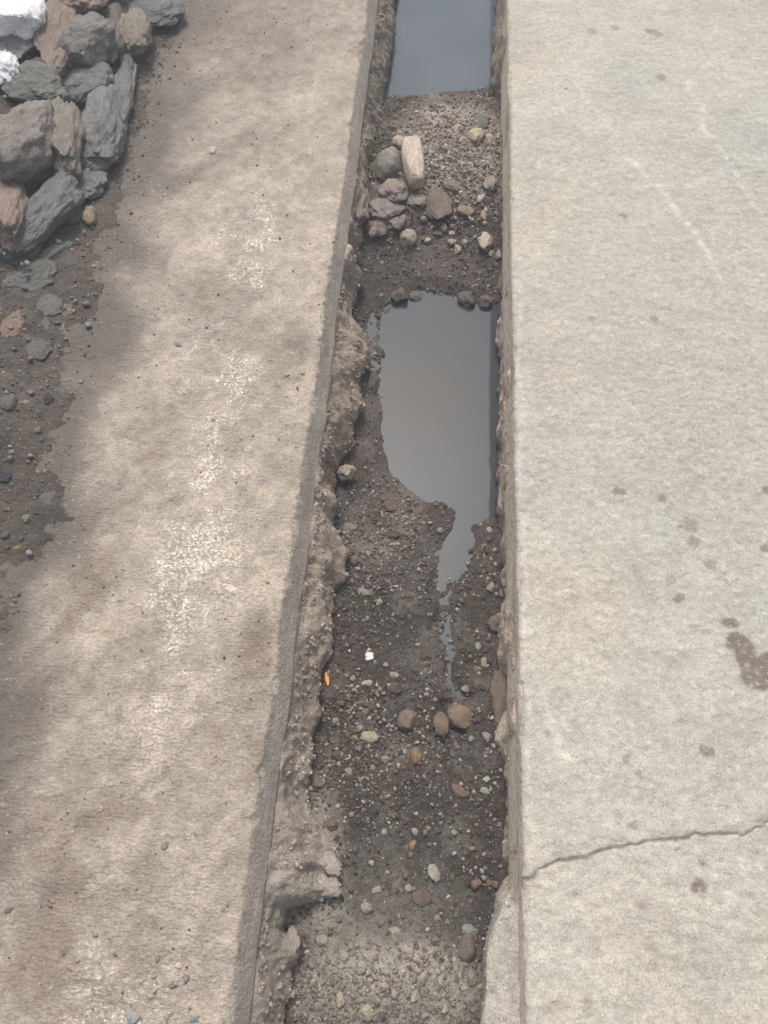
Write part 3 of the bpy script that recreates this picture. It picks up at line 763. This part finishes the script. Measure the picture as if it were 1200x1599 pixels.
# stones in the trench
T = [
 (645, 254, 34, 66, (.40,.335,.275), 'tall pale slab like stone standing out on the rubble in the trench', 6, 1.0, .01, 'box'),
 (649, 219, 19, 14, (.33,.28,.22), 'small beige stone touching the top of the tall pale stone', 0, .9, .0, ''),
 (626, 222, 25, 22, (.30,.26,.205), 'beige pointed stone above the grey green stone', 20, .8, .005, ''),
 (613, 233, 14, 11, (.28,.24,.19), 'tiny beige stone left of the beige pointed stone', 0, .8, 0, ''),
 (609, 259, 46, 46, (.19,.18,.15), 'rounded grey green stone leaning left of the tall pale stone', -10, .9, 0, ''),
 (616, 298, 50, 34, (.21,.175,.155), 'lumpy pinkish brown clod below the grey green stone', -12, .7, .005, 'lump'),
 (604, 326, 56, 40, (.19,.16,.14), 'wide crumbling brown clod below the pinkish one', -20, .6, 0, 'lump'),
 (618, 345, 34, 26, (.18,.15,.13), 'small crumbling clod trailing from the wide brown clod', -30, .6, 0, 'lump'),
 (651, 312, 30, 20, (.25,.215,.18), 'pale crumbly clod just under the tall pale stone', 0, .6, 0, 'lump'),
 (685, 318, 44, 50, (.125,.10,.08), 'dark brown wedge shaped flat stone in the middle of the rubble', 0, .4, 0, ''),
 (704, 286, 30, 26, (.15,.125,.10), 'brown flat stone above the wedge shaped one', 15, .4, 0, ''),
 (727, 328, 27, 18, (.25,.20,.145), 'ochre oval stone right of the wedge shaped stone', 15, .8, 0, ''),
 (714, 203, 14, 14, (.34,.31,.25), 'small round pale stone nearest the far water', 0, .9, 0, ''),
 (742, 216, 26, 24, (.36,.30,.215), 'largest yellowish stone at the top of the rubble', 0, .9, 0, ''),
 (763, 218, 17, 15, (.33,.28,.20), 'yellowish stone by the pavement edge, right of the largest one', 0, .9, 0, ''),
 (724, 219, 15, 16, (.30,.26,.20), 'cream stone left of the largest yellowish stone', 0, .8, 0, ''),
 (751, 190, 24, 22, (.10,.105,.10), 'dark grey flat stone near the far water', 10, .5, 0, ''),
 (774, 202, 19, 10, (.20,.20,.19), 'narrow light grey stone by the pavement edge near the far water', -8, .7, 0, ''),
 (759, 378, 24, 30, (.37,.31,.235), 'rough cream stone by the right side below the rubble', 10, .9, 0, ''),
 (638, 372, 28, 28, (.25,.225,.18), 'rounded drab stone below the crumbling clods', 0, .9, 0, ''),
 (588, 356, 38, 32, (.15,.125,.105), 'brown clod against the left bank below the rubble', 0, .7, 0, 'lump'),
 (583, 361, 16, 15, (.25,.215,.165), 'small beige stone on the brown clod by the left bank', 0, .8, .015, ''),
 (669, 375, 11, 11, (.33,.29,.22), 'small pale stone right of the rounded drab stone', 0, .8, 0, ''),
 (693, 355, 14, 14, (.17,.15,.115), 'olive round stone under the wedge shaped stone', 0, .8, 0, ''),
 (685, 364, 18, 11, (.12,.09,.07), 'dark brown stone left of the olive round stone', 0, .7, 0, ''),
 (706, 378, 14, 12, (.29,.24,.18), 'tan stone, upper of the touching pair below the rubble', 0, .8, 0, ''),
 (715, 388, 12, 18, (.32,.26,.185), 'tan upright stone, lower of the touching pair below the rubble', 0, .9, 0, ''),
 (726, 378, 11, 9, (.27,.27,.27), 'light grey stone right of the touching tan pair', 20, .8, 0, ''),
 (751, 310, 11, 15, (.34,.27,.23), 'pinkish pebble stone near the right side of the rubble', -10, .8, 0, ''),
 (755, 338, 10, 16, (.24,.18,.12), 'narrow ochre stone near the right side of the rubble', 0, .8, 0, ''),
 (758, 328, 8, 7, (.38,.34,.27), 'tiny cream stone just above the narrow ochre stone', 0, .8, 0, ''),
 (706, 364, 10, 7, (.33,.29,.23), 'tiny cream chip above the touching tan pair', 0, .7, 0, ''),
 (768, 396, 11, 12, (.24,.23,.20), 'grey pebble beneath the rough cream stone', 0, .8, 0, ''),
 (778, 398, 11, 14, (.25,.235,.21), 'grey pebble between the rough cream stone and the pavement', 0, .8, 0, ''),
 (788, 355, 14, 16, (.22,.20,.165), 'drab stone pressed against the pavement edge', 0, .8, 0, ''),
 (766, 286, 26, 26, (.22,.185,.155), 'brown clod by the right side of the rubble', 0, .6, 0, 'lump'),
 (548, 438, 30, 32, (.17,.14,.115), 'brown rounded stone jutting from the left bank above the puddle', 0, .9, .03, ''),
 (624, 461, 28, 24, (.10,.078,.062), 'wet brown stone at the top left shore of the puddle', 0, .8, .004, ''),
 (648, 463, 22, 20, (.09,.085,.078), 'wet dark stone beside the wet brown one at the top shore', 0, .7, .002, ''),
 (605, 484, 16, 13, (.12,.09,.07), 'small wet brown stone below the top left shore', 0, .7, .002, ''),
 (729, 468, 28, 26, (.105,.09,.078), 'wet brown stone poking out at the top right of the puddle', 0, .8, .006, ''),
 (757, 471, 24, 20, (.10,.082,.07), 'wet stone nearest the pavement at the top right of the puddle', 0, .8, .006, ''),
 (740, 489, 17, 12, (.13,.115,.10), 'small stone out in the puddle below the wet brown ones', 10, .6, .006, ''),
 (583, 598, 22, 32, (.085,.068,.055), 'dark wet stone at the left shore of the puddle', 0, .8, .002, ''),
 (768, 606, 18, 20, (.10,.11,.13), 'barely submerged bluish stone by the right side of the puddle', 0, .5, -.002, ''),
 (608, 790, 27, 22, (.115,.088,.07), 'brown round stone on the near shore of the puddle', 0, .8, 0, ''),
 (615, 836, 20, 13, (.060,.055,.05), 'dark stone below the brown round one on the near shore', 0, .8, 0, ''),
 (553, 875, 14, 17, (.12,.095,.078), 'brown stone in the shade near the left bank', 0, .7, 0, ''),
 (547, 824, 26, 18, (.155,.13,.112), 'low brown clod near the left bank', 10, .5, 0, 'lump'),
 (540, 738, 36, 28, (.25,.215,.18), 'pale mortar chunk jutting from the left bank beside the puddle', 10, .8, .022, 'lump'),
 (569, 925, 20, 14, (.22,.20,.165), 'crumbly pale clod below the low brown clod', 0, .6, 0, 'lump'),
 (592, 940, 12, 10, (.25,.24,.20), 'small buff stone right of the crumbly pale clod', 30, .6, 0, ''),
 (687, 828, 12, 10, (.19,.17,.14), 'small drab stone at the mouth of the stream', 0, .7, 0, ''),
 (715, 849, 9, 10, (.24,.22,.18), 'little pale stone in the stream', 0, .8, 0, ''),
 (757, 853, 11, 9, (.20,.17,.13), 'little tan stone right of the stream', 0, .7, 0, ''),
 (764, 827, 9, 8, (.35,.33,.28), 'tiny bright stone by the shore, close to the right side', 0, .7, 0, ''),
 (577, 1025, 13, 13, (.62,.63,.64), 'bright white square chip on the dark grit', 10, .5, 0, 'box'),
 (573, 1067, 20, 11, (.27,.25,.19), 'smooth buff oval stone just below the white chip', 18, .6, 0, ''),
 (551, 1059, 10, 10, (.24,.205,.19), 'pinkish grey pebble left of the buff oval stone', 0, .7, 0, ''),
 (602, 1038, 11, 6, (.28,.22,.18), 'pinkish sliver right of the white chip', -15, .5, 0, ''),
 (616, 1054, 19, 12, (.25,.24,.20), 'pale crumbly stone just above the dark round stone', 0, .6, 0, 'lump'),
 (617, 1075, 24, 20, (.085,.065,.055), 'dark maroon round stone in the middle of the grit', 0, .8, 0, ''),
 (666, 1036, 13, 12, (.15,.105,.075), 'small rust brown stone left of the stream', 0, .8, 0, ''),
 (666, 1048, 11, 9, (.13,.13,.115), 'small grey green stone touching the small rust brown one', 0, .7, 0, ''),
 (745, 1045, 14, 12, (.16,.12,.085), 'small brown stone right of the stream', 0, .6, 0, ''),
 (756, 1034, 9, 16, (.28,.25,.19), 'upright cream stone near the right side', 0, .7, 0, ''),
 (747, 1009, 9, 13, (.25,.24,.20), 'upright pale stone above the upright cream one', 0, .7, 0, ''),
 (728, 1076, 16, 10, (.22,.21,.18), 'jagged grey chip right of the stream', -10, .5, 0, ''),
 (637, 1125, 37, 37, (.155,.118,.09), 'brown rounded stone, left one of the three in a row', 20, .85, 0, ''),
 (690, 1131, 26, 37, (.145,.105,.075), 'narrow brown stone, middle one of the three in a row', 10, .85, 0, ''),
 (720, 1120, 47, 38, (.165,.122,.092), 'largest brown stone, right one of the three in a row', -20, .85, .002, ''),
 (711, 1147, 20, 14, (.075,.07,.066), 'dark stone just under the largest brown stone', 0, .7, 0, ''),
 (649, 1181, 20, 26, (.20,.135,.09), 'orange brown egg shaped stone below the row of three', 0, .9, 0, ''),
 (714, 1165, 15, 13, (.18,.125,.085), 'small rusty stone under the largest brown stone', 0, .8, 0, ''),
 (577, 1151, 29, 20, (.28,.245,.175), 'cream coloured pear shaped stone left of the row of three', -10, .8, 0, ''),
 (562, 1138, 12, 12, (.26,.20,.165), 'pinkish stone touching the cream pear shaped stone', 0, .8, 0, ''),
 (526, 1126, 13, 12, (.22,.195,.165), 'drab pebble near the left bank', 0, .7, 0, ''),
 (602, 1187, 13, 13, (.23,.20,.17), 'pale rounded stone left of the orange brown egg shaped one', 0, .8, 0, ''),
 (570, 1112, 14, 12, (.12,.095,.078), 'small brown stone above the cream pear shaped stone', 0, .7, 0, ''),
 (545, 1204, 14, 12, (.22,.21,.185), 'grey pebble low by the left bank', -30, .6, 0, ''),
 (737, 1154, 11, 10, (.24,.225,.185), 'pale pebble right of the small rusty stone', 0, .7, 0, ''),
 (760, 1149, 13, 13, (.23,.22,.18), 'pale pebble close to the right side beside the big damp stone', 0, .6, 0, ''),
 (760, 1217, 12, 9, (.36,.35,.29), 'bright cream chip close to the right side', 25, .6, 0, ''),
 (757, 1235, 18, 12, (.24,.235,.205), 'light grey stone under the bright cream chip', 0, .6, 0, ''),
 (527, 1181, 20, 15, (.085,.066,.058), 'dark maroon stone by the left bank', 0, .7, 0, ''),
 (783, 1092, 34, 90, (.125,.095,.075), 'big damp brown stone pressed into the right side', 0, .5, .01, ''),
 (774, 974, 26, 28, (.125,.095,.08), 'square brown stone against the right side', 0, .7, .004, ''),
 (767, 917, 13, 17, (.22,.21,.18), 'grey green pebble above the square brown stone', 0, .7, 0, ''),
 (786, 926, 11, 13, (.22,.21,.19), 'grey pebble touching the pavement side above the square brown stone', 0, .7, .004, ''),
 (678, 1364, 20, 29, (.28,.27,.235), 'upright light grey stone in the lower grit', 8, .9, 0, ''),
 (659, 1404, 33, 27, (.105,.08,.065), 'brown round stone below the upright light grey one', 0, .6, 0, ''),
 (496, 1223, 22, 22, (.13,.09,.07), 'reddish brown stone at the foot of the left bank', 0, .8, 0, ''),
 (519, 1288, 19, 22, (.12,.085,.07), 'reddish stone by the crumbled mortar at left', 0, .7, 0, ''),
 (717, 1236, 28, 16, (.14,.098,.075), 'long reddish stone in the lower right grit', -35, .6, 0, ''),
 (589, 1390, 18, 10, (.27,.24,.20), 'pale elongated chip left of the brown round stone', 30, .6, 0, ''),
 (573, 1418, 20, 17, (.22,.21,.19), 'grey knobbly stone at the edge of the pale mortar', 0, .8, 0, 'lump'),
 (638, 1388, 12, 14, (.21,.20,.185), 'light grey pebble left of the upright light grey stone', 0, .7, 0, ''),
 (645, 1320, 13, 16, (.20,.14,.09), 'ochre brown stone above the upright light grey stone', 0, .7, 0, ''),
 (648, 1299, 11, 12, (.28,.25,.20), 'cream pebble above the ochre brown stone', 0, .7, 0, ''),
 (710, 1300, 11, 9, (.26,.24,.195), 'cream pebble in the right part of the lower grit', 0, .7, 0, ''),
 (600, 1299, 9, 10, (.25,.23,.20), 'pale grey pebble in the left part of the lower grit', 0, .7, 0, ''),
 (744, 1381, 17, 17, (.14,.10,.078), 'small brown round stone near the broken concrete ledge', 0, .8, 0, ''),
 (786, 1386, 14, 16, (.13,.095,.07), 'small brown stone in the notch under the crack', 0, .8, .01, ''),
 (773, 1381, 12, 12, (.13,.10,.08), 'small brown stone left of the one in the notch', 0, .8, 0, ''),
 (728, 1484, 32, 44, (.105,.085,.072), 'large dark brown stone beside the broken concrete ledge', 0, .6, 0, ''),
 (738, 1525, 15, 24, (.21,.175,.14), 'tan stone squeezed against the broken concrete ledge', 0, .8, 0, ''),
 (734, 1455, 26, 22, (.20,.20,.19), 'grey stone above the large dark brown stone', 0, .6, 0, ''),
 (637, 1486, 20, 17, (.31,.265,.21), 'cream angular stone in the pale mortar', -15, .7, 0, ''),
 (689, 1531, 9, 18, (.32,.27,.205), 'slim cream stone standing at the edge of the dark grit', 0, .8, 0, ''),
 (647, 1559, 14, 13, (.31,.26,.20), 'small cream stone low in the pale mortar', -20, .7, 0, ''),
 (652, 1513, 14, 12, (.30,.25,.20), 'small tan stone in the pale mortar under the cream angular one', 0, .6, 0, ''),
 (573, 1581, 28, 24, (.30,.255,.195), 'smooth tan oval stone at the very bottom of the photo', 20, .7, 0, ''),
 (532, 1560, 15, 24, (.30,.26,.20), 'upright tan stone left of the smooth tan oval stone', 0, .7, 0, ''),
 (563, 1560, 12, 11, (.27,.23,.18), 'little tan stone above the smooth tan oval stone', 0, .7, 0, ''),
 (565, 1511, 20, 20, (.27,.24,.20), 'knobbly pale stone in the middle of the mortar', 0, .7, 0, 'lump'),
 (577, 1492, 26, 18, (.26,.225,.19), 'flat pale stone above the knobbly pale stone', -15, .5, 0, ''),
 (538, 1492, 16, 18, (.26,.225,.19), 'pinkish pale stone left of the flat pale stone', 0, .7, 0, ''),
 (504, 1469, 20, 18, (.25,.225,.19), 'pale clod near the left bank at the bottom', 20, .7, 0, 'lump'),
 (616, 1453, 22, 10, (.29,.255,.20), 'long pale chip along the top of the mortar', 5, .5, 0, ''),
 (519, 1357, 30, 20, (.28,.25,.215), 'pale mortar chunk hanging off the left bank, upper one', 0, .7, .03, 'lump'),
 (511, 1385, 46, 32, (.26,.23,.20), 'pale mortar chunk hanging off the left bank, lower larger one', 10, .6, .02, 'lump'),
 (458, 1470, 24, 44, (.25,.22,.19), 'pale mortar lump at the bottom of the left bank', 10, .6, .05, 'lump'),
 (560, 325, 38, 52, (.20,.165,.14), 'large pinkish brown lump jutting from the left bank beside the rubble', 0, .8, .05, 'lump'),
 (561, 284, 24, 30, (.19,.16,.135), 'small brown lump jutting from the left bank above the large lump', 0, .8, .05, 'lump'),
]
for (x, y, w, h, c, lab, rot, fl, lf, shp) in T:
    kw = dict(planes=11, dmin=.55, dmax=.92, lump=.16, rough=.06)
    if shp == 'lump': kw = dict(planes=4, dmin=.7, dmax=.95, lump=.30, rough=.13)
    if shp == 'box': kw = dict(planes=5, dmin=.85, dmax=1.1, lump=.05, rough=.02, box=.5)
    nm = 'clod' if 'clod' in lab else 'mortar_chunk' if ('chunk' in lab or 'lump' in lab.split(',')[0] and 'mortar' in lab) else 'stone_chip' if 'chip' in lab or 'sliver' in lab else 'stone'
    put(nm, x, y, w, h, c, lab, nm.replace('_', ' '), rot=rot, flat=fl, lift=lf, sink=.4, **kw)

# countable pebbles, shared shapes
PM = [rock_mesh('pebble', 3000 + i, ICO2, planes=9, dmin=.5, dmax=.9, lump=.2, rough=.05) for i in range(14)]
def pebble(x, y, z, s, c, label, group, rnd):
    o = bpy.data.objects.new('pebble', rnd.choice(PM)); COL.objects.link(o)
    o.location = (x, y, z + s * .35)
    o.scale = (s * rnd.uniform(.8, 1.25), s * rnd.uniform(.7, 1.1), s * rnd.uniform(.5, .8))
    o.rotation_euler = (rnd.uniform(-.3, .3), rnd.uniform(-.3, .3), rnd.uniform(0, 6.28))
    o.color = (*c, 1)
    props(o, label, 'pebble', group)
rnd = random.Random(5)
KINDS = {'pale': ([(.26,.235,.19), (.22,.20,.175), (.30,.27,.22), (.25,.20,.17)], 'small pale pebble lying in the grit of the trench', 'pale pebbles in the trench grit'),
         'brown': ([(.12,.09,.07), (.15,.11,.08), (.10,.08,.068), (.17,.12,.085)], 'small brown pebble lying in the grit of the trench', 'brown pebbles in the trench grit')}
cnt = {'pale': 0, 'brown': 0}
taken = [hit(t[0], t[1], WZ)[0][:2] for t in T]
tries = 0
while cnt['pale'] + cnt['brown'] < 190 and tries < 20000:
    tries += 1
    px, py = rnd.uniform(480, 800), rnd.choice([rnd.uniform(165, 470), rnd.uniform(195, 330), rnd.uniform(770, 1599), rnd.uniform(770, 1599)])
    c, t = hit(px, py, WZ + .02)
    if not (np.interp(c[1], LBY, LBX) + .012 < c[0] < np.interp(c[1], RBY, RBX) - .012): continue
    z = bed_z(c[0], c[1])
    if z < WZ - .002: continue
    if any(abs(c[0] - a[0]) + abs(c[1] - a[1]) < .016 for a in taken): continue
    k = 'pale' if rnd.random() < (.85 if py < 400 else .55) else 'brown'
    if cnt[k] > 135: continue
    taken.append(c[:2]); cnt[k] += 1
    s = rnd.uniform(.0032, .0050) + .0035 * rnd.random() ** 3
    cs, lab, grp = KINDS[k]
    pebble(c[0], c[1], z, s, rnd.choice(cs), lab, grp, rnd)
# pebbles on the path and on the soil
for i in range(24):
    px, py = rnd.uniform(60, 480), rnd.uniform(100, 1590)
    if rnd.random() < .3: px, py = rnd.uniform(230, 370), rnd.uniform(1480, 1590)
    c, t = hit(px, py, 0)
    if c[0] > XL - .02 or c[0] < float(xbord(c[1])) + .05: continue
    z = float(slab_height_left(np.array([c[0]]), np.array([c[1]]))[0])
    pebble(c[0], c[1], z, rnd.uniform(.003, .0055), rnd.choice([(.36,.30,.23), (.30,.26,.21), (.33,.28,.22), (.22,.195,.17)]),
           'small dusty pebble lying on the left path', 'pebbles on the left path', rnd)
for i in range(90):
    px, py = rnd.uniform(-20, 260), rnd.uniform(150, 930)
    c, t = hit(px, py, 0)
    if c[0] > float(xbord(c[1])) + .04: continue
    z = surf_left(c[0], c[1])
    c = hit(px, py, z)[0]
    pebble(c[0], c[1], z, rnd.uniform(.004, .0095), rnd.choice([(.17,.155,.14), (.21,.19,.165), (.14,.135,.128), (.26,.21,.16), (.18,.14,.118)]),
           'small stone lying in the dark soil left of the path', 'small stones in the left soil', rnd)

# a few named bits on the path
for (x, y, w, h, c, lab) in [(278, 538, 12, 10, (.17,.16,.15), 'grey pebble alone on the middle of the path'), (332, 235, 13, 14, (.30,.28,.25), 'light stone in the drag mark on the path'),
                             (258, 1320, 14, 15, (.17,.155,.15), 'dark grey pebble on the lower path'), (279, 1508, 12, 10, (.38,.33,.24), 'cream pebble near the bottom of the path'),
                             (236, 1556, 13, 12, (.27,.23,.19), 'tan pebble at the bottom of the path'), (208, 1590, 24, 18, (.20,.20,.20), 'grey stone at the very bottom of the path'),
                             (247, 1497, 9, 13, (.14,.13,.13), 'small dark pebble beside the cream pebble'), (302, 1593, 16, 10, (.14,.16,.19), 'bluish stone at the very bottom of the path'),
                             (14, 1421, 14, 10, (.12,.11,.105), 'dark pebble by the left photo edge on the lower path')]:
    c = tuple(v * 1.35 for v in c)
    put('stone', x, y, w * .9, h * .9, c, lab, 'stone', surf=surf_left, sink=.45, planes=9, dmin=.6, dmax=.92, lump=.1, rough=.03, proto=ICO4)

# orange leaf sliver
def leaf(px, py, ln, wd, ang, col, label, name='leaf', cat='leaf', surf=surf_bed, lift=.004):
    z = surf(*hit(px, py, WZ if surf is surf_bed else 0)[0][:2]) + lift
    c, t = hit(px, py, z); s = t / FPX
    m, nt, N, L, b = newmat(name); b.inputs['Roughness'].default_value = .6
    tc = N.new('ShaderNodeTexCoord')
    f = nz(N, L, tc.outputs['Object'], 300, 3, .6)
    L.new(mixcol(N, L, tuple(v * .7 for v in col), col, ramp(N, L, f, .35, .65, 0, 1)), b.inputs['Base Color'])
    n = 12; V = []; F = []
    for i in range(n + 1):
        u = i / n; w = wd * s * .5 * math.sin(math.pi * (u * .94 + .03)) ** .7
        for sgn in (-1, 0, 1):
            V.append(((sgn * w), (u - .5) * ln * s, .0015 * math.sin(u * 3.1) + (.0008 if sgn else 0)))
    k = len(V); V += [(a, b_, c_ - .0005) for a, b_, c_ in V]
    for i in range(n):
        for j in range(2):
            a = i * 3 + j; F.append((a, a + 1, a + 4, a + 3)); F.append((k + a, k + a + 3, k + a + 4, k + a + 1))
    o = mesh_np(name, V, F, m)
    o.location = (c[0], c[1], z); o.rotation_euler = (0, .1, math.radians(ang))
    return props(o, label, cat)
leaf(511, 1060, 22, 6, 14, (.75, .30, .04), 'bright orange dry leaf sliver at the foot of the left bank')

# ------------------------------------------------------------------ thin dusty haze low in the air
def haze():
    bm = bmesh.new(); bmesh.ops.create_cube(bm, size=1)
    me = bpy.data.meshes.new('haze'); bm.to_mesh(me); bm.free()
    o = bpy.data.objects.new('haze', me); COL.objects.link(o)
    o.scale = (340, 340, 3.4); o.location = (0, 0, .1)
    m = bpy.data.materials.new('haze'); m.use_nodes = True; nt = m.node_tree
    nt.nodes.remove(nt.nodes['Principled BSDF'])
    v = nt.nodes.new('ShaderNodeVolumePrincipled'); v.inputs['Color'].default_value = (.9, .93, .97, 1)
    v.inputs['Density'].default_value = .028
    nt.links.new(v.outputs[0], nt.nodes['Material Output'].inputs['Volume'])
    me.materials.append(m)
    return props(o, 'thin pale dusty haze in the air over the trench', 'haze', kind='stuff')
haze()
